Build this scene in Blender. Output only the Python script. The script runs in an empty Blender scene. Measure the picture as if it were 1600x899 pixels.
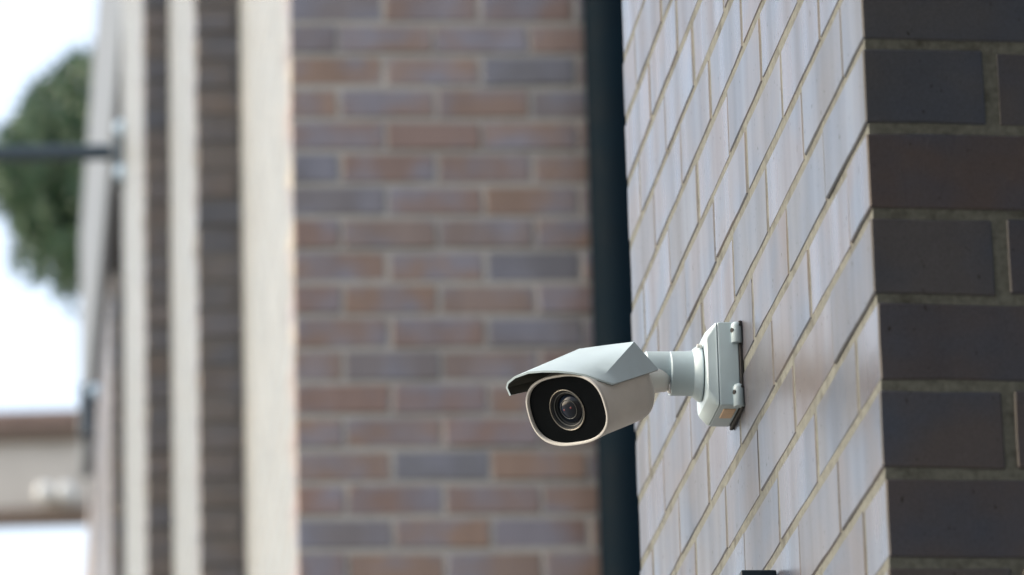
import bpy, bmesh, math, random
from mathutils import Vector, Matrix
random.seed(7)
scene = bpy.context.scene
col = scene.collection
R = math.radians
V = Vector

# ------------------------------------------------------------------ camera
CAM = V((0, 0, 1.6))
F_PX, PITCH, ROLL = 8307.7, 0.28789, -0.026888
Fw = V((0, math.cos(PITCH), math.sin(PITCH)))
U0 = V((0, -math.sin(PITCH), math.cos(PITCH)))
R0 = V((1, 0, 0))
Rt = R0 * math.cos(ROLL) + U0 * math.sin(ROLL)
Up = -R0 * math.sin(ROLL) + U0 * math.cos(ROLL)
cd = bpy.data.cameras.new("camera")
cam = bpy.data.objects.new("camera", cd)
col.objects.link(cam)
m = Matrix((Rt, Up, -Fw)).transposed().to_4x4()
m.translation = CAM
cam.matrix_world = m
cd.sensor_width = 36.0
cd.lens = 36.0 * F_PX / 1600.0
cd.clip_start = 0.1
cd.clip_end = 1000
cd.dof.use_dof = True
cd.dof.focus_distance = 5.66
cd.dof.aperture_fstop = cd.lens / 24.5
scene.camera = cam

# ------------------------------------------------------------------ sky, sun, exposure
SUN_AZ, SUN_EL = R(-88), R(31)          # azimuth measured from +Y towards +X
world = bpy.data.worlds.new("World")
scene.world = world
world.use_nodes = True
wn = world.node_tree
sky = wn.nodes.new("ShaderNodeTexSky")
sky.sky_type = 'NISHITA'
sky.sun_disc = False
sky.sun_elevation = SUN_EL
sky.sun_rotation = SUN_AZ
sky.air_density = 1.0
sky.dust_density = 4.0
sky.ozone_density = 1.0
veil = wn.nodes.new("ShaderNodeMix")        # thin even cloud over the clear sky
veil.data_type = 'RGBA'
veil.inputs[0].default_value = 0.28
veil.inputs[7].default_value = (5.0, 5.0, 4.85, 1)
wn.links.new(sky.outputs[0], veil.inputs[6])
wn.links.new(veil.outputs[2], wn.nodes["Background"].inputs[0])
wn.nodes["Background"].inputs[1].default_value = 0.15
sd = bpy.data.lights.new("sun", 'SUN')
sd.energy = 1.5
sd.angle = R(70)
sd.color = (1.0, 0.88, 0.70)
sun = bpy.data.objects.new("sun", sd)
col.objects.link(sun)
sun.location = (-20, 0, 30)
sdir = V((math.sin(SUN_AZ) * math.cos(SUN_EL), math.cos(SUN_AZ) * math.cos(SUN_EL), math.sin(SUN_EL)))
sun.rotation_euler = sdir.to_track_quat('Z', 'Y').to_euler()
scene.view_settings.view_transform = 'Standard'
scene.view_settings.look = 'None'
scene.view_settings.exposure = 1.36
scene.view_settings.gamma = 1.0
scene.view_settings.use_curve_mapping = False
scene.render.engine = 'CYCLES'
scene.cycles.use_denoising = True
scene.cycles.max_bounces = 6

# ------------------------------------------------------------------ materials
def new_mat(name):
    m = bpy.data.materials.new(name)
    m.use_nodes = True
    nt = m.node_tree
    return m, nt, nt.nodes["Principled BSDF"]

def node(nt, t, **kw):
    n = nt.nodes.new(t)
    for k, v in kw.items():
        setattr(n, k, v)
    return n

def math_n(nt, op, a, b=None):
    n = node(nt, "ShaderNodeMath", operation=op)
    for i, v in enumerate((a, b)):
        if v is None:
            continue
        if isinstance(v, (int, float)):
            n.inputs[i].default_value = v
        else:
            nt.links.new(v, n.inputs[i])
    return n.outputs[0]

def ramp(nt, fac, stops, interp='LINEAR'):
    n = node(nt, "ShaderNodeValToRGB")
    e = n.color_ramp.elements
    n.color_ramp.interpolation = interp
    while len(e) < len(stops):
        e.new(0.5)
    for i, (p, c) in enumerate(stops):
        e[i].position = p
        e[i].color = (*c, 1)
    nt.links.new(fac, n.inputs[0])
    return n.outputs[0]

def mix(nt, fac, a, b, blend='MIX'):
    n = node(nt, "ShaderNodeMix", data_type='RGBA', blend_type=blend)
    for s, v in ((n.inputs[0], fac), (n.inputs[6], a), (n.inputs[7], b)):
        if isinstance(v, (int, float)):
            s.default_value = v
        elif isinstance(v, tuple):
            s.default_value = (*v, 1)
        else:
            nt.links.new(v, s)
    return n.outputs[2]

def maprange(nt, v, a, b, c, d):
    n = node(nt, "ShaderNodeMapRange")
    nt.links.new(v, n.inputs[0])
    for i, x in enumerate((a, b, c, d)):
        n.inputs[i + 1].default_value = x
    return n.outputs[0]

def noise(nt, vec, scale, detail=2, rough=0.5):
    n = node(nt, "ShaderNodeTexNoise")
    n.inputs["Scale"].default_value = scale
    n.inputs["Detail"].default_value = detail
    n.inputs["Roughness"].default_value = rough
    nt.links.new(vec, n.inputs["Vector"])
    return n.outputs[0]

def piece_random(nt):
    """a random number per brick, whether it is an object of its own or an island of a joined mesh"""
    g = node(nt, "ShaderNodeNewGeometry")
    o = node(nt, "ShaderNodeObjectInfo")
    s = math_n(nt, 'ADD', g.outputs["Random Per Island"], o.outputs["Random"])
    return math_n(nt, 'FRACT', s), g.outputs["Position"]

def shifted(nt, pos, rnd, scale):
    mp = node(nt, "ShaderNodeVectorMath", operation='MULTIPLY')
    nt.links.new(pos, mp.inputs[0])
    mp.inputs[1].default_value = scale
    ad = node(nt, "ShaderNodeVectorMath", operation='ADD')
    nt.links.new(mp.outputs[0], ad.inputs[0])
    sc = math_n(nt, 'MULTIPLY', rnd, 97.3)
    nt.links.new(sc, ad.inputs[1])
    return ad.outputs[0]

def bump(nt, bsdf, h, strength, dist):
    b = node(nt, "ShaderNodeBump")
    b.inputs["Strength"].default_value = strength
    b.inputs["Distance"].default_value = dist
    nt.links.new(h, b.inputs["Height"])
    nt.links.new(b.outputs[0], bsdf.inputs["Normal"])

def brick_mat(name, tones, patch, rough, streak, bump_s=0.15, spec=0.5, tint=(1, 1, 1)):
    m, nt, b = new_mat(name)
    rnd, pos = piece_random(nt)
    base = ramp(nt, rnd, tones)
    soft = noise(nt, shifted(nt, pos, rnd, (7, 7, 9)), 1.0, 3)
    pc = mix(nt, maprange(nt, soft, 0.42, 0.66, 0, patch[1]), base, patch[0])
    st = noise(nt, shifted(nt, pos, rnd, (13, 13, 1.2)), 1.0, 2)
    stv = maprange(nt, st, 0.3, 0.7, 0, 1)
    fine = noise(nt, shifted(nt, pos, rnd, (1, 1, 1)), 420.0, 3, 0.65)
    cc = mix(nt, math_n(nt, 'MULTIPLY', stv, streak), pc, (0.0, 0.0, 0.0), 'MIX')
    grain = mix(nt, 0.35, cc, maprange(nt, fine, 0.3, 0.7, 0.55, 1.45), 'MULTIPLY')
    nt.links.new(grain, b.inputs["Base Color"])
    rr = maprange(nt, math_n(nt, 'ADD', stv, math_n(nt, 'MULTIPLY', rnd, 0.7)), 0.0, 1.7, rough[0], rough[1])
    nt.links.new(rr, b.inputs["Roughness"])
    sv = math_n(nt, 'ADD', math_n(nt, 'MULTIPLY', stv, 0.5), math_n(nt, 'MULTIPLY', rnd, 0.5))
    nt.links.new(maprange(nt, sv, 0.1, 0.9, spec * 1.05, spec * 0.80), b.inputs["Specular IOR Level"])
    b.inputs["Specular Tint"].default_value = (*tint, 1)
    pit = noise(nt, shifted(nt, pos, rnd, (1, 1, 0.6)), 170.0, 2, 0.5)
    pits = maprange(nt, pit, 0.70, 0.76, 0, 1)
    dk = mix(nt, math_n(nt, 'MULTIPLY', pits, 0.8), grain, (0.015, 0.014, 0.013))
    nt.links.new(dk, b.inputs["Base Color"])
    rr = math_n(nt, 'ADD', rr, math_n(nt, 'MULTIPLY', pits, 0.4))
    nt.links.new(rr, b.inputs["Roughness"])
    h = math_n(nt, 'ADD', math_n(nt, 'MULTIPLY', st, 1.0), math_n(nt, 'SUBTRACT', math_n(nt, 'MULTIPLY', fine, 0.3), math_n(nt, 'MULTIPLY', pits, 0.5)))
    bump(nt, b, h, bump_s, 0.002)
    return m

def plain_mat(name, c, rough=0.5, metal=0.0, var=0.12, scale=30.0, bump_s=0.0, dirt=None):
    m, nt, b = new_mat(name)
    g = node(nt, "ShaderNodeNewGeometry")
    n1 = noise(nt, g.outputs["Position"], scale, 4, 0.6)
    k = maprange(nt, n1, 0.3, 0.7, 1 - var, 1 + var)
    c1 = mix(nt, 1.0, c, k, 'MULTIPLY')
    if dirt:
        n2 = noise(nt, g.outputs["Position"], scale * 0.23, 5, 0.7)
        c1 = mix(nt, maprange(nt, n2, 0.5, 0.72, 0, dirt[1]), c1, dirt[0])
    nt.links.new(c1, b.inputs["Base Color"])
    nt.links.new(maprange(nt, n1, 0.3, 0.7, rough - 0.06, rough + 0.06), b.inputs["Roughness"])
    b.inputs["Metallic"].default_value = metal
    if bump_s:
        bump(nt, b, n1, bump_s, 0.002)
    return m

M = {}
M['brick'] = brick_mat("glazed_plum_brick",
    [(0.0, (0.080, 0.067, 0.069)), (0.25, (0.068, 0.064, 0.074)), (0.5, (0.082, 0.070, 0.069)),
     (0.75, (0.070, 0.075, 0.088)), (1.0, (0.076, 0.067, 0.071))],
    ((0.052, 0.064, 0.092), 0.9), (0.20, 0.46), 0.16, 0.09, 0.20, tint=(1.0, 0.925, 0.70))
M['brick_skylit'] = brick_mat("skylit_side_brick",
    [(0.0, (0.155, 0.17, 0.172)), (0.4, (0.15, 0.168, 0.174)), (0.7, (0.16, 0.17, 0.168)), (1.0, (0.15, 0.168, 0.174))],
    ((0.19, 0.205, 0.205), 0.4), (0.40, 0.50), 0.0, 0.0)  # pale base colour stands in for bright sky reflected along the side faces
M['brick_far'] = brick_mat("mixed_brown_brick",
    [(0.0, (0.200, 0.125, 0.098)), (0.3, (0.180, 0.125, 0.104)), (0.5, (0.215, 0.142, 0.102)),
     (0.75, (0.175, 0.134, 0.118)), (0.88, (0.120, 0.126, 0.146)), (1.0, (0.185, 0.126, 0.104))],
    ((0.17, 0.17, 0.205), 0.8), (0.30, 0.55), 0.15)
M['brick_side'] = brick_mat("weathered_grey_brick",
    [(0.0, (0.115, 0.09, 0.078)), (0.35, (0.098, 0.086, 0.08)), (0.6, (0.12, 0.094, 0.078)), (1.0, (0.076, 0.08, 0.096))],
    ((0.07, 0.078, 0.10), 0.6), (0.26, 0.48), 0.15)
M['mortar'] = plain_mat("tan_mortar", (0.112, 0.117, 0.106), 0.9, 0, 0.25, 140, 0.5, ((0.03, 0.028, 0.025), 0.75))
M['mortar_far'] = plain_mat("pale_mortar", (0.285, 0.272, 0.248), 0.9, 0, 0.15, 60, 0.4)
M['paint'] = plain_mat("white_powder_coat", (0.375, 0.47, 0.515), 0.38, 0, 0.03, 60, 0.0)
M['plastic'] = plain_mat("offwhite_plastic", (0.50, 0.50, 0.485), 0.42, 0, 0.03, 60, 0.0)
M['mortar_side'] = plain_mat("grey_side_mortar", (0.105, 0.10, 0.097), 0.9, 0, 0.15, 60, 0.4)
M['body'] = plain_mat("grey_white_housing", (0.60, 0.60, 0.58), 0.42, 0, 0.03, 60, 0.0)
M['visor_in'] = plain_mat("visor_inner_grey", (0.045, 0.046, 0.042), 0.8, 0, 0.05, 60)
M['black'] = plain_mat("black_rubber", (0.012, 0.012, 0.013), 0.75, 0, 0.2, 200)
M['face'] = plain_mat("black_lens_plate", (0.003, 0.004, 0.005), 0.2, 0, 0.1, 80)
M['ring'] = plain_mat("lens_ring_metal", (0.24, 0.23, 0.205), 0.32, 0.9, 0.06, 200)
M['ring_dark'] = plain_mat("dark_lens_ring", (0.09, 0.095, 0.095), 0.4, 0.6, 0.06, 200)
M['barrel'] = plain_mat("lens_barrel_dark", (0.020, 0.024, 0.028), 0.35, 0, 0.1, 200)
M['red'] = plain_mat("red_lens_glint", (0.13, 0.015, 0.025), 0.3, 0, 0.05, 200)
M['plug'] = plain_mat("tan_port_plug", (0.55, 0.40, 0.27), 0.55, 0, 0.08, 120)
M['steel'] = plain_mat("stainless_screw", (0.75, 0.75, 0.75), 0.25, 1.0, 0.05, 100)
M['pipe'] = plain_mat("dark_blue_green_paint", (0.0015, 0.007, 0.012), 0.7, 0, 0.12, 12)
M['fitting'] = plain_mat("dark_navy_paint", (0.012, 0.020, 0.030), 0.42, 0, 0.1, 90)
M['arm'] = plain_mat("dark_blue_grey_steel", (0.035, 0.055, 0.075), 0.4, 0.3, 0.1, 30)
M['fascia'] = plain_mat("pale_grey_render", (0.13, 0.15, 0.175), 0.6, 0, 0.08, 3, 0.1)
M['soffit'] = plain_mat("dark_brown_soffit", (0.030, 0.030, 0.032), 0.7, 0, 0.15, 4)
M['sidewall'] = plain_mat("mauve_grey_render", (0.20, 0.19, 0.20), 0.7, 0, 0.12, 3)
M['beige'] = plain_mat("beige_render", (0.48, 0.46, 0.43), 0.8, 0, 0.08, 4)
M['terracotta'] = plain_mat("terracotta_tile", (0.20, 0.145, 0.125), 0.75, 0, 0.25, 14)
M['brown'] = plain_mat("brown_timber", (0.18, 0.14, 0.115), 0.7, 0, 0.2, 20)
M['globe'] = plain_mat("white_opal_glass", (0.66, 0.68, 0.68), 0.2, 0, 0.02, 20)
M['bark'] = plain_mat("grey_brown_bark", (0.10, 0.075, 0.055), 0.9, 0, 0.3, 25, 0.8)
M['concrete'] = plain_mat("shade_slab_concrete", (0.30, 0.29, 0.27), 0.85, 0, 0.12, 3, 0.2)
M['ground'] = plain_mat("grey_paving", (0.235, 0.222, 0.195), 0.9, 0, 0.2, 1.5, 0.2)

for k_, s_ in (('face', 0.04), ('pipe', 0.06), ('fitting', 0.2), ('soffit', 0.1), ('fascia', 0.1), ('mortar', 0.1), ('barrel', 0.2), ('visor_in', 0.15)):
    M[k_].node_tree.nodes["Principled BSDF"].inputs["Specular IOR Level"].default_value = s_

def leaf_mat():
    m, nt, b = new_mat("evergreen_leaf")
    g = node(nt, "ShaderNodeNewGeometry")
    c = ramp(nt, g.outputs["Random Per Island"],
             [(0.0, (0.010, 0.042, 0.020)), (0.4, (0.018, 0.065, 0.028)), (0.75, (0.036, 0.10, 0.038)), (1.0, (0.07, 0.12, 0.034))])
    nt.links.new(c, b.inputs["Base Color"])
    b.inputs["Roughness"].default_value = 0.5
    b.inputs["Transmission Weight"].default_value = 0.0
    return m
M['leaf'] = leaf_mat()

# ------------------------------------------------------------------ helpers
def link(name, me, mat, parent=None, kind=None):
    o = bpy.data.objects.new(name, me)
    col.objects.link(o)
    if mat is not None:
        me.materials.clear()
        me.materials.append(mat)
    if parent is not None:
        o.parent = parent
        o.matrix_parent_inverse = Matrix.Identity(4)
        # meshes are written in world coordinates: bring them under the (unrotated) parent
        w = parent_world(parent)
        o.location = -w
    if kind:
        o["kind"] = kind
    return o

def parent_world(o):
    w = V((0, 0, 0))
    while o is not None:
        w += o.location
        o = o.parent
    return w

def thing(name, label, cat, loc, group=None):
    o = bpy.data.objects.new(name, None)
    o.empty_display_size = 0.1
    col.objects.link(o)
    o.location = loc
    o["label"] = label
    o["category"] = cat
    if group:
        o["group"] = group
    return o

def mesh(name, vs, fs, smooth=None):
    me = bpy.data.meshes.new(name)
    me.from_pydata([tuple(v) for v in vs], [], fs)
    me.validate()
    bm = bmesh.new()
    bm.from_mesh(me)
    bmesh.ops.recalc_face_normals(bm, faces=bm.faces)
    bm.to_mesh(me)
    bm.free()
    if smooth is not None:
        for p in me.polygons:
            p.use_smooth = True
        me.set_sharp_from_angle(angle=R(smooth))
    return me

BOX_F = [(0, 1, 3, 2), (4, 6, 7, 5), (0, 4, 5, 1), (2, 3, 7, 6), (0, 2, 6, 4), (1, 5, 7, 3)]

class MB:
    """collects boxes and quads written in a local frame (origin, three axes)"""
    def __init__(s, o=V((0, 0, 0)), ax=(V((1, 0, 0)), V((0, 1, 0)), V((0, 0, 1)))):
        s.o, s.ax, s.v, s.f = o, ax, [], []
    def P(s, a, b, c):
        return s.o + s.ax[0] * a + s.ax[1] * b + s.ax[2] * c
    def box(s, a0, a1, b0, b1, c0, c1):
        n = len(s.v)
        for a in (a0, a1):
            for b in (b0, b1):
                for c in (c0, c1):
                    s.v.append(s.P(a, b, c))
        s.f += [tuple(n + i for i in f) for f in BOX_F]
    def mesh(s, name, bevel=0.0, seg=1, smooth=None):
        me = mesh(name, s.v, s.f)
        if bevel:
            bm = bmesh.new()
            bm.from_mesh(me)
            bmesh.ops.bevel(bm, geom=list(bm.edges), offset=bevel, segments=seg, affect='EDGES', profile=0.6)
            bm.to_mesh(me)
            bm.free()
        if smooth is not None:
            for p in me.polygons:
                p.use_smooth = True
            me.set_sharp_from_angle(angle=R(smooth))
        return me

def loft(rings, cap0=True, cap1=True):
    vs, fs = [], []
    n = len(rings[0])
    for r in rings:
        vs += list(r)
    for i in range(len(rings) - 1):
        for j in range(n):
            k = (j + 1) % n
            fs.append((i * n + j, i * n + k, (i + 1) * n + k, (i + 1) * n + j))
    if cap0:
        fs.append(tuple(range(n - 1, -1, -1)))
    if cap1:
        fs.append(tuple((len(rings) - 1) * n + j for j in range(n)))
    return vs, fs

def revolve(o, axis, e1, e2, prof, n=40, cap0=True, cap1=True):
    return loft([[o + axis * h + e1 * (r * math.cos(2 * math.pi * j / n)) + e2 * (r * math.sin(2 * math.pi * j / n))
                  for j in range(n)] for h, r in prof], cap0, cap1)

def tube(p0, p1, r0, r1=None, n=12):
    d = (p1 - p0).normalized()
    a = d.orthogonal().normalized()
    b = d.cross(a)
    return revolve(p0, d, a, b, [(0, r0), ((p1 - p0).length, r1 if r1 else r0)], n)

class Acc:
    def __init__(s):
        s.v, s.f = [], []
    def add(s, vf):
        n = len(s.v)
        s.v += list(vf[0])
        s.f += [tuple(n + i for i in f) for f in vf[1]]

def ball(c, r, nu=16, nv=10):
    vs, fs = [], []
    for i in range(nv + 1):
        t = math.pi * i / nv
        for j in range(nu):
            p = 2 * math.pi * j / nu
            vs.append(c + V((math.sin(t) * math.cos(p), math.sin(t) * math.sin(p), math.cos(t))) * r)
    for i in range(nv):
        for j in range(nu):
            k = (j + 1) % nu
            fs.append((i * nu + j, i * nu + k, (i + 1) * nu + k, (i + 1) * nu + j))
    return vs, fs

Z = V((0, 0, 1))
CO = 1 / 12.0                      # brick course, metres

# ------------------------------------------------------------------ ground
g = MB()
g.box(-150, 150, -150, 250, -0.2, 0)
link("ground", g.mesh("ground"), M['ground'], kind="structure")

# ------------------------------------------------------------------ the near brick pier
CN = V((0.33733, 4.7212, 3.22811))         # its corner at the bed joint nearest the top of the picture
dL = V((-0.106986, 0.994261, 0))           # along the pale face, away from the camera
dR = V((0.988845, 0.148947, 0))            # along the dark face, to the right
nL = V((-dL.y, dL.x, 0))                   # out of the pale face
JT = 0.0105                                # mortar joint
near = thing("brick_pier", "near brick pier with a pale side face and a dark front face at the right", "brick wall",
             V((CN.x, CN.y, 0)))
TOPZ, BOTZ = 6.9, 0.0

def row(j, length, first_full):
    """start and end of each brick along a face in course j, measured from the corner"""
    out, u = [], 0.0
    w = 0.240 if first_full else 0.115
    while u < length - 0.05:
        out.append((u, min(u + w, length)))
        u += w + 0.010
        w = 0.240
    return out

LEN_L, LEN_R = 1.745, 1.6
j_lo, j_hi = -11, 9                        # courses built brick by brick

def brick_mesh(w, d, h, seed, bev=0.0016):
    rg = random.Random(seed)
    b = MB(V((0, 0, 0)), (dL, dR, Z))
    b.box(0, w, 0, d, 0, h)
    me = b.mesh("brick")
    bm = bmesh.new()
    bm.from_mesh(me)
    sharp = set(bm.edges)
    def cut(axis, n):
        es = [e for e in bm.edges if abs((e.verts[0].co - e.verts[1].co).normalized().dot(axis)) > 0.9]
        bmesh.ops.subdivide_edges(bm, edges=es, cuts=n, use_grid_fill=True)
    cut(dL, 3 if w > 0.2 else 1)
    cut(dR, 3 if d > 0.2 else 1)
    cut(Z, 1)
    bmesh.ops.recalc_face_normals(bm, faces=bm.faces)
    for v in bm.verts:                      # worn, slightly wandering arrises
        v.co += dL * rg.uniform(-.0006, .0006) + dR * rg.uniform(-.0003, .0003) + Z * rg.uniform(-.0009, .0009)
    es = [e for e in bm.edges if len(e.link_faces) == 2 and e.calc_face_angle() > 1.0]
    bmesh.ops.bevel(bm, geom=es, offset=bev, segments=1, affect='EDGES')
    bm.to_mesh(me)
    bm.free()
    return me

stock = {}
def get_brick(w, d, h, n=6):
    k = (round(w, 3), round(d, 3))
    if k not in stock:
        stock[k] = [brick_mesh(w, d, h, hash(k) % 1000 + i) for i in range(n)]
        for me in stock[k]:
            me.materials.append(M['brick'])
    return random.choice(stock[k])

def put_brick(parent, me, loc):
    o = bpy.data.objects.new("brick", me)
    col.objects.link(o)
    o.parent = parent
    o.location = loc - parent_world(parent)
    return o

BH = CO - JT
joined = MB(CN, (dL, dR, Z))
j = int((CN.z - TOPZ) / CO)
j_end = int((CN.z - BOTZ) / CO)
while j < j_end:
    z0 = -(j + 1) * CO + JT * 0.5
    full_left = (j % 2 == 0)
    # the measured corner: each course steps a little out of line
    wob = random.Random(j + 50)
    off = {1: -0.0029, 2: -0.0027, -1: -0.0018, 0: -0.0028, 3: -0.0003, 4: -0.0021, 5: -0.0003, 6: -0.0018}.get(j, wob.uniform(-0.0018, -0.0004))
    lefts = row(j, LEN_L, full_left)
    rights = row(j, LEN_R, not full_left)
    pieces = []
    for i, (a, b) in enumerate(lefts):
        pieces.append((a, b - a, 0.0, 0.115 if i else (0.115 if full_left else 0.240), 'L', i))
    for i, (a, b) in enumerate(rights):
        if i:
            pieces.append((0.0, 0.115, a, b - a, 'R', i))
    for (u, w, v, d, side, i) in pieces:
        if side == 'L':
            if i == 0:
                du, dv = random.uniform(-0.0005, 0.0005), off
            else:
                du, dv = random.uniform(-0.003, 0.003), random.uniform(-0.0014, -0.0003)
        else:
            du, dv = random.uniform(-0.0016, 0.0010), random.uniform(-0.002, 0.002)
        dz = random.uniform(-0.0012, 0.0012)
        if j_lo <= j <= j_hi and (side == 'L' or i <= 3):
            me = get_brick(w, d, BH)
            o = put_brick(near, me, CN + dL * (u + du) + dR * (v + dv) + Z * (z0 + dz))
            if i:
                o.rotation_euler = (random.uniform(-.004, .004), random.uniform(-.004, .004), random.uniform(-.003, .003))
        else:
            joined.box(u + du, u + du + w, v + dv, v + dv + d, z0 + dz, z0 + dz + BH)
    j += 1
link("brickwork", joined.mesh("brickwork"), M['brick'], near, "stuff")
core = MB(CN, (dL, dR, Z))
RC = 0.0022
core.box(RC, LEN_L - 0.004, 0.0003, LEN_R, -CN.z, TOPZ - CN.z - 0.01)
link("mortar_bed", core.mesh("mortar_bed"), M['mortar'], near)

# ------------------------------------------------------------------ the far wall and the stepped piers behind it
thB = R(5.2)
dB = V((math.cos(thB), math.sin(thB), 0))
corners = [V((-0.5275, 12.32, 0)), V((-0.768, 14.538, 0)), V((-0.896, 14.527, 0)), V((-1.098, 16.41, 0)),
           V((-1.181, 16.403, 0)), V((-1.418, 18.602, 0)), V((-1.464, 18.598, 0)), V((-1.731, 21.074, 0))]
Z_FAR = 5.941                               # height of a bed joint of the far wall

def far_block(name, label, front, back, width, top, mats, single, pitch, mort, jr, group=None, phase=0):
    """a block of brickwork: front face along dB from its left corner, side face running back to `back`"""
    bmat, smat = mats
    t = thing(name, label, "brick wall", V((front.x, front.y, 0)), group)
    axS = (back - front)
    depth = axS.length
    axS = axS.normalized()
    fr = MB(front, (dB, axS, Z))
    jm = MB(front, (dB, axS, Z))
    js = MB(front, (dB, axS, Z))
    n0 = int((Z_FAR - top) / CO)
    n1 = int(Z_FAR / CO)
    head = pitch * 0.5 - 0.006
    full = pitch - 0.011
    made = {}
    for k in range(n0, n1):
        z0 = Z_FAR - (k + 1) * CO + 0.0075
        z1 = z0 + CO - 0.015
        u = 0.0
        w = head if (k + phase) % 2 == 0 else full
        i = 0
        while u < width - 0.03:
            ww = min(w, width - u)
            yo = random.uniform(-0.003, 0.003)
            depth_b = 0.11 if i else (full if (k + phase) % 2 == 0 else head)
            if jr[0] <= k <= jr[1] and i < single:
                key = (round(ww, 3), round(depth_b, 3))
                if key not in made:
                    made[key] = []
                    for q in range(4):
                        rg = random.Random(q * 7 + 3)
                        b = MB(V((0, 0, 0)), (dB, axS, Z))
                        b.box(0, ww, 0, depth_b, 0, z1 - z0)
                        b.v = [v + V((rg.uniform(-1, 1), rg.uniform(-1, 1), rg.uniform(-1, 1))) * 0.002 for v in b.v]
                        me = b.mesh("brick", 0.003)
                        me.materials.append(bmat)
                        made[key].append(me)
                put_brick(t, random.choice(made[key]), fr.P(u, yo, z0))
            else:
                jm.box(u, u + ww, yo, yo + depth_b, z0, z1)
            u += w + 0.011
            w = full
            i += 1
        # side face
        u = (full if (k + phase) % 2 == 0 else head) + 0.011
        while u < depth - 0.03:
            ww = min(full, depth - u)
            xo = random.uniform(-0.0010, 0.0)
            js.box(xo, xo + 0.10, u, u + ww, z0, z1)
            u += full + 0.011
    if jm.v:
        link("brickwork", jm.mesh("brickwork"), bmat, t, "stuff")
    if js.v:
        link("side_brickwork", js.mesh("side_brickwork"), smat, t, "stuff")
    c = MB(front, (dB, axS, Z))
    c.box(0.0004, width, 0.005, depth - 0.002, 0, top - 0.01)
    link("mortar_bed", c.mesh("mortar_bed"), mort, t)
    return t

far_block("brick_wall", "blurred brown and blue-grey brick wall with pale mortar behind the security camera",
          corners[0], corners[1], 2.4, 8.6, (M['brick_far'], M['brick_skylit']), 5, 0.2355, M['mortar_far'], (-3, 19))
far_block("brick_pier", "wider dark brick strip with a pale side, left of the blurred brown brick wall",
          corners[2], corners[3], 0.6, 9.6, (M['brick_side'], M['brick_skylit']), 1, 0.2355, M['mortar_side'], (-12, 14), "stepped brick piers")
far_block("brick_pier", "narrow dark brick strip with a pale side, between the two other far piers",
          corners[4], corners[5], 0.6, 10.6, (M['brick_side'], M['brick_skylit']), 1, 0.2355, M['mortar_side'], (-22, 8), "stepped brick piers")
far_block("brick_pier", "lowest and farthest brick pier, topped below the dark soffit at the far left",
          corners[6], corners[7], 0.6, 7.22, (M['brick_side'], M['brick_side']), 1, 0.2355, M['mortar_side'], (-16, 4), "stepped brick piers")

# ------------------------------------------------------------------ far wing: pale fascia over a dark soffit
aW = V((-1.937, 24.0, 0))
wing = thing("building_wing", "far wing of the building with a deep pale fascia above a dark soffit", "building", aW)
w = MB(aW, (dL, dR, Z))
w.box(-4.6, 4.25, 0.0, 0.06, 8.93, 10.32)
link("fascia", w.mesh("fascia", 0.01), M['fascia'], wing)
w = MB(aW, (dL, dR, Z))
w.box(-4.58, 4.23, 0.063, 1.8, 8.95, 10.25)
link("soffit", w.mesh("soffit"), M['soffit'], wing)
w = MB(aW, (dL, dR, Z))
w.box(-2.7, 4.20, 0.75, 1.8, 0, 8.947)
w.box(4.22, 7.0, 0.06, 1.8, 0, 8.9)
link("wall", w.mesh("wall"), M['sidewall'], wing)

# ------------------------------------------------------------------ downpipe on the far wall
px, py = 0.268, 12.285
pipe = thing("downpipe", "dark blue downpipe between the blurred brick wall and the pale brick face", "pipe", V((px, py, 0)))
o = V((px, py, 0))
vf = revolve(o, Z, V((1, 0, 0)), V((0, 1, 0)), [(0.1, 0.078), (8.4, 0.078)], 40)
link("pipe", mesh("pipe", *vf, smooth=40), M['pipe'], pipe)
for zz in (1.2, 3.4, 7.6):
    vf = revolve(o, Z, V((1, 0, 0)), V((0, 1, 0)), [(zz, 0.079), (zz, 0.086), (zz + 0.04, 0.086), (zz + 0.04, 0.079)], 32, False, False)
    link("pipe_collar", mesh("pipe_collar", *vf, smooth=40), M['pipe'], pipe)
    b = MB(o, (V((1, 0, 0)), V((0, 1, 0)), Z))
    b.box(-0.02, 0.02, 0.07, 0.12, zz + 0.005, zz + 0.035)
    link("wall_bracket", b.mesh("wall_bracket"), M['pipe'], pipe)

# ------------------------------------------------------------------ the security camera
def W(s, n, z):                              # along the pale wall, out of it, up from the corner joint
    return CN + dL * s + nL * n + Z * z
ZC = -0.0768                                 # height of the arm's axis
SC = 0.877
sc = thing("security_camera", "white bullet security camera on a wall arm fixed to the pale brick face", "security camera", W(SC, 0, ZC))
# junction box on the wall
b = MB(W(0, 0, 0), (dL, nL, Z))
b.box(0.829, 0.924, 0.0, 0.0042, -0.1285, -0.0300)
link("gasket", b.mesh("gasket", 0.001), M['black'], sc)
b = MB(W(0, 0, 0), (dL, nL, Z))
b.box(0.831, 0.922, 0.0044, 0.0272, -0.1250, -0.0312)
jb = link("junction_box", b.mesh("junction_box", 0.0022, 3, 35), M['paint'], sc)
def chamf(n, inset, z0, z1, s0, s1):         # octagon outline at height n
    c = inset
    return [W(s0 + c, n, z0), W(s1 - c, n, z0), W(s1, n, z0 + c), W(s1, n, z1 - c), W(s1 - c, n, z1), W(s0 + c, n, z1), W(s0, n, z1 - c), W(s0, n, z0 + c)]
def rrect(n, c, s0, s1, z0, z1, k=5):
    pts = []
    for (cs, cz, a0) in ((s1 - c, z1 - c, 0), (s0 + c, z1 - c, 90), (s0 + c, z0 + c, 180), (s1 - c, z0 + c, 270)):
        for i in range(k):
            a = R(a0 + 90 * i / (k - 1))
            pts.append(W(cs + c * math.cos(a), n, cz + c * math.sin(a)))
    return pts
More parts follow.
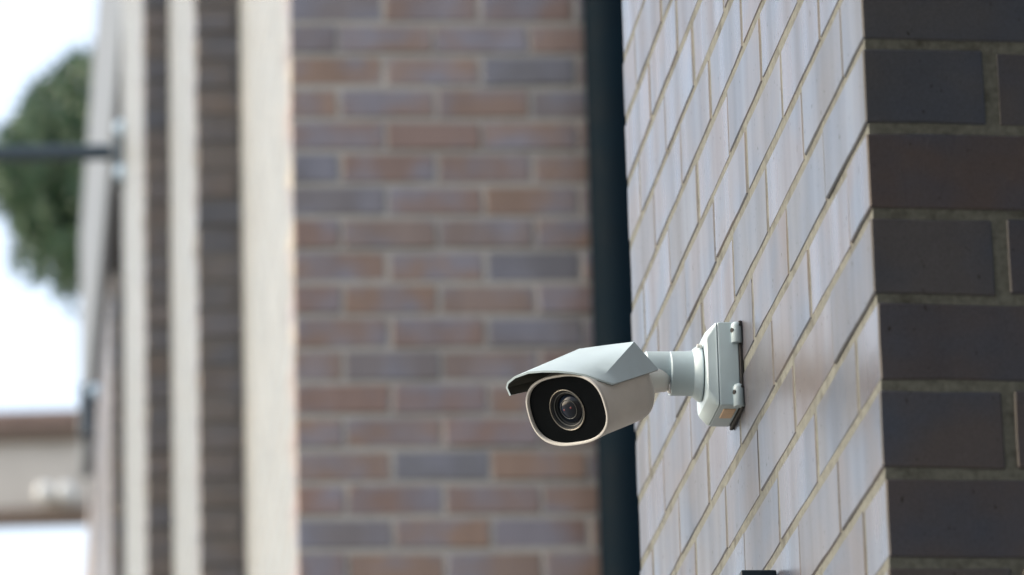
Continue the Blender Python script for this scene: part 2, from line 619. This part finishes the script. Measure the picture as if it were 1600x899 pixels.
rings = [rrect(0.0275, 0.004, 0.8318, 0.9212, -0.1243, -0.0318), rrect(0.0284, 0.004, 0.8312, 0.9218, -0.1249, -0.0313),
         rrect(0.0305, 0.007, 0.8314, 0.9216, -0.1244, -0.0325), rrect(0.0385, 0.012, 0.8325, 0.9205, -0.1175, -0.0395),
         rrect(0.0398, 0.012, 0.8340, 0.9190, -0.1155, -0.0412)]
vf = loft(rings)
link("cover", mesh("cover", *vf, smooth=28), M['paint'], jb)
# lugs with screw recesses
for (s0, zt, zb) in ((0.8285, -0.0315, -0.0555), (0.8285, -0.1010, -0.1270), (0.9245, -0.0315, -0.0555), (0.9245, -0.1010, -0.1270)):
    n0 = 0.0068
    r = 0.0060
    if s0 > 0.9:
        zb = max(zb, -0.119)
    top = [(zt - r + r * math.sin(R(q_)), max(r * math.cos(R(q_)), 0.0001)) for q_ in range(0, 91, 15)]
    vf = revolve(W(s0 + 0.0012, n0, 0), Z, nL, dL, [(zb, r * 0.92), (zb + 0.0006, r)] + top, 24)
    lug = link("lug", mesh("lug", *vf, smooth=40), M['paint'], jb)
    hz = zt - 0.0085
    vf = revolve(W(s0 - 0.0012, n0 + 0.0042, hz - 0.002), (nL - dL * 0.5).normalized(), (dL + nL * 0.5).normalized(), Z, [(0.0, 0.0028), (0.0016, 0.0026)], 14)
    link("screw_hole", mesh("screw_hole", *vf), M['black'], jb)
    if s0 < 0.85:
        vf = revolve(W(s0 - 0.0030, n0 - 0.0036, zt - 0.0045), -dL, nL, Z, [(0.0, 0.0017), (0.0016, 0.0015)], 12)
        link("screw", mesh("screw", *vf), M['black'], jb)
b = MB(W(0, 0, 0), (dL, nL, Z))
b.box(0.846, 0.882, 0.0075, 0.0215, -0.1262, -0.1240)
link("port_plug", b.mesh("port_plug", 0.0008), M['plug'], jb)
# arm with its flange
AO = W(SC, 0, ZC)
vf = revolve(AO, nL, dL, Z, [(0.0408, 0.0285), (0.0409, 0.0312), (0.0420, 0.0316), (0.0435, 0.0310), (0.0490, 0.0268), (0.0505, 0.0250),
                             (0.0560, 0.0245), (0.0742, 0.0243), (0.0752, 0.0235)], 56)
gr = revolve(AO, nL, dL, Z, [(0.0395, 0.0298), (0.0412, 0.0298)], 48)
arm = link("arm", mesh("arm", *vf, smooth=32), M['paint'], sc)
link("gap_ring", mesh("gap_ring", *gr, smooth=40), M['black'], arm)
vf = revolve(W(SC, 0, ZC + 0.0062), nL, dL, Z, [(0.0700, 0.0182), (0.1000, 0.0182), (0.1030, 0.0160)], 40)
link("arm_neck", mesh("arm_neck", *vf, smooth=32), M['paint'], arm)
vf = revolve(W(SC - 0.008, 0.0762, ZC - 0.0125), -Z, nL, dL, [(0.0, 0.0030), (0.0105, 0.0030), (0.0120, 0.0020)], 14)
link("clamp_screw", mesh("clamp_screw", *vf, smooth=40), M['steel'], arm)
vf = revolve(W(SC - 0.0235, 0.0405, ZC + 0.0245), nL, dL, Z, [(0.001, 0.0022), (0.0065, 0.0022)], 12)
link("set_screw", mesh("set_screw", *vf), M['body'], arm)

# housing frame: a forward (towards the lens side), r to the picture's right, u up
fa = V((-0.58999487, -0.65721753, -0.46901085))
fr_ = V((0.76710268, -0.63751092, -0.07164715))
fu = V((-0.25191177, -0.40205093, 0.88028149))
FC = V((0.05394186, 5.44, 3.07345657))
def H(r, u, a):
    return FC + fr_ * r + fu * u + fa * a
NS = 72
def sup(w, h, a, n=2.6, du=0.0, dr=0.0):
    out = []
    for i in range(NS):
        t = 2 * math.pi * i / NS
        c, s = math.cos(t), math.sin(t)
        out.append(H(dr + w * math.copysign(abs(c) ** (2 / n), c), du + h * math.copysign(abs(s) ** (2 / n), s), a))
    return out
w0, h0 = 0.0533, 0.0393
rings = [sup(w0 - .004, h0 - .004, -0.0075), sup(w0 - .004, h0 - .004, -0.0065), sup(w0, h0, -0.0035), sup(w0, h0, -0.03), sup(w0 + .0004, h0 + .0004, -0.031), sup(w0, h0 + .0015, -0.07, 2.6, -0.0015),
         sup(w0 - .001, h0 + .0015, -0.086, 2.6, -0.0025), sup(w0 - .005, h0 - .002, -0.094, 2.6, -0.0015),
         sup(w0 - .014, h0 - .010, -0.0985, 2.5), sup(w0 - .026, h0 - .02, -0.100, 2.3)]
housing = link("housing", mesh("housing", *loft(rings, False, True), smooth=30), M['body'], sc)
t_ = 0.0030
rings = [sup(w0 - t_, h0 - t_, -0.0060), sup(w0 - t_, h0 - t_, -0.0012), sup(w0 - t_ + .0007, h0 - t_ + .0007, -0.0002),
         sup(w0 - .0008, h0 - .0008, -0.0002), sup(w0, h0, -0.0012), sup(w0, h0, -0.0034)]
link("front_rim", mesh("front_rim", *loft(rings, False, False), smooth=40), M['plastic'], housing)
# black front plate with the round lens opening
LX, LY, LR = -0.0015, -0.0005, 0.0229
outer = sup(w0 - t_ + 0.0002, h0 - t_ + 0.0002, -0.0042)
inner = []
for i in range(NS):
    p = outer[i] - FC
    th = math.atan2(p.dot(fu), p.dot(fr_))
    inner.append(H(LX + LR * math.cos(th), LY + LR * math.sin(th), -0.0042))
vs = outer + inner
fs = [(i, (i + 1) % NS, NS + (i + 1) % NS, NS + i) for i in range(NS)]
link("front_plate", mesh("front_plate", vs, fs), M['face'], housing)
LO = H(LX, LY, 0)
lens = link("lens", mesh("lens", *revolve(LO, fa, fr_, fu, [(-0.0040, 0.0225), (-0.0048, 0.0205), (-0.0062, 0.0200), (-0.0066, 0.0185), (-0.0085, 0.0180),
      (-0.0088, 0.0165), (-0.0100, 0.0160), (-0.0130, 0.0158)], 56, False, True), smooth=30), M['barrel'], housing)
def torus(c, R_, r_, a, k=10, n=56):
    rings = [[c + fa * (a + r_ * math.sin(2 * math.pi * i / k)) + (fr_ * math.cos(2 * math.pi * j / n) + fu * math.sin(2 * math.pi * j / n)) * (R_ + r_ * math.cos(2 * math.pi * i / k))
              for j in range(n)] for i in range(k + 1)]
    return loft(rings, False, False)
for (R_, r_, a, mm) in ((0.0222, 0.00065, -0.0034, 'ring'), (0.0184, 0.0005, -0.0064, 'ring_dark'), (0.0105, 0.0004, -0.0062, 'ring_dark')):
    link("lens_ring", mesh("lens_ring", *torus(LO, R_, r_, a), smooth=60), M[mm], lens)
# glass dome
mg, nt, bs = new_mat("coated_lens_glass")
gn = node(nt, "ShaderNodeNewGeometry")
lw = node(nt, "ShaderNodeLayerWeight")
nt.links.new(ramp(nt, lw.outputs["Facing"], [(0.0, (0.006, 0.008, 0.012)), (0.6, (0.010, 0.016, 0.030)), (1.0, (0.02, 0.03, 0.05))]), bs.inputs["Base Color"])
bs.inputs["Roughness"].default_value = 0.06
bs.inputs["Specular IOR Level"].default_value = 0.22
dome = []
for i in range(9):
    t = R(45) * (1 - i / 8.0)
    dome.append((-0.0255 + 0.0215 * math.cos(t), max(0.0215 * math.sin(t), 0.00005)))
link("glass_element", mesh("glass_element", *revolve(LO, fa, fr_, fu, dome, 40), smooth=60), mg, lens)
for (r, u) in ((0.0046, 0.0016), (-0.0046, 0.0002)):  # red reflections on the glass, made as small coloured discs
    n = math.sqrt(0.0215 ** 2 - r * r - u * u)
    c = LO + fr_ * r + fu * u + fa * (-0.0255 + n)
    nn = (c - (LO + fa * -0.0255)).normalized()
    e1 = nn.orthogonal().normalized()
    link("red_glint", mesh("red_glint", *revolve(c, nn, e1, nn.cross(e1), [(-0.0003, 0.0013), (0.00015, 0.0010), (0.0003, 0.0004)], 12), smooth=60), M['red'], lens)

# sun visor: a folded sheet, arched at the front edge and trapezoid at the back
front = [(.0565, .0165, -.019), (.0497, .0258, -.008), (.0376, .0348, -.002), (.0247, .0410, .004), (.0096, .0456, .008),
         (-.0070, .0489, .011), (-.0248, .0505, .013), (-.0450, .0477, .013), (-.0565, .0427, .013), (-.0608, .0372, .0125), (-.0592, .0277, .0125)]
back = [(.0562, .0078, -.100), (.0385, .0430, -.0950), (.0250, .0431, -.0965), (.0115, .0432, -.0980), (-.0020, .0433, -.0995),
        (-.0155, .0433, -.101), (-.0300, .0432, -.103), (-.0450, .0430, -.105), (-.0500, .0330, -.105), (-.0550, .0220, -.105), (-.0580, .0100, -.105)]
def lerp(p, q, t):
    return tuple(p[i] + (q[i] - p[i]) * t for i in range(3))
NF = 9
TH = 0.0022
grid_o, grid_i = [], []
for i in range(NF):
    t = i / (NF - 1)
    ro = [lerp(f, b_, t) for f, b_ in zip(front, back)]
    grid_o.append([H(*p) for p in ro])
    ri = []
    for k, p in enumerate(ro):
        q0 = ro[max(k - 1, 0)]
        q1 = ro[min(k + 1, len(ro) - 1)]
        tx, ty = q1[0] - q0[0], q1[1] - q0[1]
        l = math.hypot(tx, ty)
        nx, ny = -ty / l, tx / l             # normal within the cross-section
        if nx * p[0] + ny * (p[1] - 0.0) > 0:
            nx, ny = -nx, -ny
        ri.append(H(p[0] + nx * TH, p[1] + ny * TH, p[2]))
    grid_i.append(ri)
K = len(front)
vs = [p for r in grid_o for p in r] + [p for r in grid_i for p in r]
OFS = NF * K
fs = []
for i in range(NF - 1):
    for k in range(K - 1):
        q = (i * K + k, i * K + k + 1, (i + 1) * K + k + 1, (i + 1) * K + k)
        fs.append(q)
        fs.append(tuple(OFS + x for x in reversed(q)))
for k in range(K - 1):
    fs.append((k, k + 1, OFS + k + 1, OFS + k))
    e = (NF - 1) * K
    fs.append((e + k, e + k + 1, OFS + e + k + 1, OFS + e + k))
for i in range(NF - 1):
    for k in (0, K - 1):
        fs.append((i * K + k, (i + 1) * K + k, OFS + (i + 1) * K + k, OFS + i * K + k))
vis = link("visor", mesh("visor", vs, fs, smooth=24), M['paint'], sc)
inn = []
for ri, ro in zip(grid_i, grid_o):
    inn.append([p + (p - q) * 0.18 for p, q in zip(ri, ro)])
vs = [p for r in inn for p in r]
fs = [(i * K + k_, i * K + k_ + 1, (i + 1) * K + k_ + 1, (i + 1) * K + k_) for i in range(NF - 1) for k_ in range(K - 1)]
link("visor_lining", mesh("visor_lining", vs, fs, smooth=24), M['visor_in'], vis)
# knuckle joining housing and arm
p0 = H(0.004, 0.006, -0.088)
p1 = W(SC, 0.083, ZC - 0.008)
acc = Acc()
acc.add(tube(p0, p1, 0.0185, 0.0125, 28))
acc.add(ball(p1, 0.0128, 24, 14))
link("swivel_joint", mesh("swivel_joint", acc.v, acc.f, smooth=40), M['body'], sc)

# ------------------------------------------------------------------ dark fitting below it
fx = thing("wall_fitting", "small dark navy box fitting on the pale brick face, cut by the picture's lower edge", "fitting", W(0.67, 0, -0.45))
b = MB(W(0, 0, 0), (dL, nL, Z))
b.box(0.640, 0.700, 0.003, 0.0405, -0.52, -0.3535)
link("box", b.mesh("box", 0.0026, 3, 35), M['fitting'], fx)
b = MB(W(0, 0, 0), (dL, nL, Z))
b.box(0.646, 0.694, 0.0, 0.0035, -0.515, -0.358)
link("back_plate", b.mesh("back_plate"), M['black'], fx)

# ------------------------------------------------------------------ clamped arms at the far left
blob = plain_mat("pale_blue_insulator", (0.30, 0.42, 0.55), 0.25, 0, 0.05, 30)
a3 = V((-1.418, 18.60, 0))
ar = thing("bracket_arm", "dark horizontal metal arm clamped to a far pier in front of the tree", "bracket", V((-1.42, 18.5, 7.64)))
yv = V((0, 1, 0))
acc = Acc()
acc.add(tube(V((-2.9, 18.50, 7.652)), V((-1.395, 18.52, 7.642)), 0.030, None, 14))
link("bar", mesh("bar", acc.v, acc.f, smooth=40), M['arm'], ar)
b = MB()
b.box(-1.440, -1.392, 18.45, 18.575, 7.50, 7.70)
link("clamp_plate", b.mesh("clamp_plate", 0.006), M['arm'], ar)
for zz in (7.705, 7.535):
    link("bolt_cap", mesh("bolt_cap", *ball(V((-1.408, 18.43, zz)), 0.028), smooth=60), blob, ar)
ar2 = thing("wall_bracket", "lower dark clamp with a pale blue cap on the farthest pier's corner", "bracket", V((-1.745, 20.9, 7.3)))
b = MB()
b.box(-1.775, -1.725, 20.86, 20.98, 7.20, 7.42)
link("clamp_plate", b.mesh("clamp_plate", 0.006), M['arm'], ar2)
link("bolt_cap", mesh("bolt_cap", *ball(V((-1.705, 20.82, 7.375)), 0.028), smooth=60), blob, ar2)

# ------------------------------------------------------------------ flat-roofed structure at the lower left
HY = 40.0
k = HY / 32.0
def hz(z):
    return 1.6 + (z - 1.6) * k
rx0, rx1 = -9.0, -2.6 * k
roof = thing("roof_canopy", "blurred flat canopy with reddish roof edge and beige fascia at the lower left", "roof", V((-6, HY, 0)))
b = MB()
b.box(rx0, rx1, HY - 0.12, HY + 0.34, hz(10.235), hz(10.335))
link("roof_edge", b.mesh("roof_edge"), M['terracotta'], roof)
b = MB()
b.box(rx0, rx1, HY - 0.07, HY + 0.31, hz(10.16), hz(10.233))
link("gutter", b.mesh("gutter"), M['brown'], roof)
b = MB()
b.box(rx0, rx1, HY, HY + 0.28, hz(9.735), hz(10.158))
link("fascia", b.mesh("fascia"), M['beige'], roof)
b = MB()
b.box(rx0, rx1, HY - 0.03, HY + 0.30, hz(9.665), hz(9.733))
link("lower_trim", b.mesh("lower_trim"), M['brown'], roof)
for xx in (-8.6, -5.2):
    b = MB()
    b.box(xx - 0.15, xx + 0.15, HY + 0.03, HY + 0.25, 0, hz(9.66))
    link("post", b.mesh("post"), M['brown'], roof)
lp = thing("globe_lamp", "pair of small white globe lamps on the beige fascia at the lower left", "lamp", V((-3.55, HY - 0.1, hz(9.79))))
for (xx, zz) in ((-2.925, 9.80), (-2.795, 9.797)):
    c = V((xx * k, HY - 0.16, hz(zz)))
    link("globe", mesh("globe", *ball(c, 0.078), smooth=60), M['globe'], lp)
b = MB()
b.box(-2.925 * k - 0.02, -2.795 * k + 0.02, HY - 0.10, HY - 0.02, hz(9.79), hz(9.81))
link("back_plate", b.mesh("back_plate"), M['arm'], lp)

# ------------------------------------------------------------------ tree behind the far wing
TY = 36.0
def pix(x, y, Y):
    d = Fw + Rt * ((x - 800) / F_PX) + Up * ((449.5 - y) / F_PX)
    return CAM + d * ((Y - CAM.y) / d.y)
tree = thing("evergreen_tree", "dark evergreen tree with drooping branches against the bright sky at the left", "tree", V((-1.6, TY + 0.6, 0)))
acc = Acc()
tx = V((-1.6, TY + 0.6, 0))
tr = [(0, .20), (4, .17), (8, .13), (11.5, .09), (14.0, .04)]
acc.add(revolve(tx, Z, V((1, 0, 0)), V((0, 1, 0)), tr, 12))
rg = random.Random(5)
for zz in (11.9, 12.3, 12.7, 13.1, 13.5):
    for a in (150, 175, 200, 30, 330):
        l = rg.uniform(0.9, 1.6)
        e = tx + V((math.cos(R(a)) * l, math.sin(R(a)) * l * 0.6, zz + rg.uniform(0.1, 0.4)))
        acc.add(tube(tx + Z * zz, e, 0.035, 0.01, 7))
link("trunk", mesh("trunk", acc.v, acc.f, smooth=50), M['bark'], tree)
poly = [(140, 82), (112, 92), (92, 108), (66, 128), (38, 150), (30, 182), (6, 205), (-22, 235), (-34, 270), (-24, 300), (-2, 292), (4, 318), (24, 318),
        (20, 350), (30, 376), (16, 425), (36, 385), (44, 378), (56, 445), (66, 392), (80, 388), (98, 460), (110, 425), (122, 458), (150, 430), (260, 470), (420, 420), (460, 280), (380, 140), (240, 70)]
def inside(x, y):
    c = False
    n = len(poly)
    for i in range(n):
        (x1, y1), (x2, y2) = poly[i], poly[(i + 1) % n]
        if (y1 > y) != (y2 > y) and x < (x2 - x1) * (y - y1) / (y2 - y1) + x1:
            c = not c
    return c
# sprays: short drooping twigs carrying leaves, their positions inside the crown's own volume
vs, fs = [], []
sprays = 0
while sprays < 3400:
    x, y = rg.uniform(-35, 460), rg.uniform(70, 470)
    if not inside(x, y):
        continue
    sprays += 1
    base = pix(x, y - 18, TY + rg.gauss(0, 0.45))
    ang = rg.uniform(0, 2 * math.pi)
    out = V((math.cos(ang), math.sin(ang), 0)) * rg.uniform(0.03, 0.10) + V((0, 0, -rg.uniform(0.10, 0.30)))
    for q in range(20):
        t = rg.random()
        p = base + out * t + V((rg.gauss(0, .022), rg.gauss(0, .022), rg.gauss(0, .022)))
        d = (out.normalized() + V((rg.gauss(0, .5), rg.gauss(0, .5), rg.gauss(0, .4)))).normalized()
        s = d.cross(V((rg.gauss(0, 1), rg.gauss(0, 1), rg.gauss(0, 1)))).normalized()
        L, wd = rg.uniform(.035, .065), rg.uniform(.008, .015)
        n = len(vs)
        vs += [p - s * wd, p + d * L * .5 - s * wd * 1.1, p + d * L, p + d * L * .5 + s * wd * 1.1]
        fs.append((n, n + 1, n + 2, n + 3))
me = bpy.data.meshes.new("crown")
me.from_pydata([tuple(v) for v in vs], [], fs)
link("crown", me, M['leaf'], tree)

# ------------------------------------------------------------------ unseen roof and wall, added to shade the near pier's front
blocker = thing("shade_roof", "unseen concrete roof and wall added to shade the dark front of the near pier", "roof", V((2, 0, 0)))
b = MB()
b.box(-1.2, 5.5, -6.0, 4.35, 4.05, 4.3)
link("slab", b.mesh("slab", 0.01), M['concrete'], blocker)
b = MB()
b.box(-0.9, 5.5, -6.3, -6.02, 0, 4.3)
link("shade_wall", b.mesh("shade_wall"), M['sidewall'], blocker)
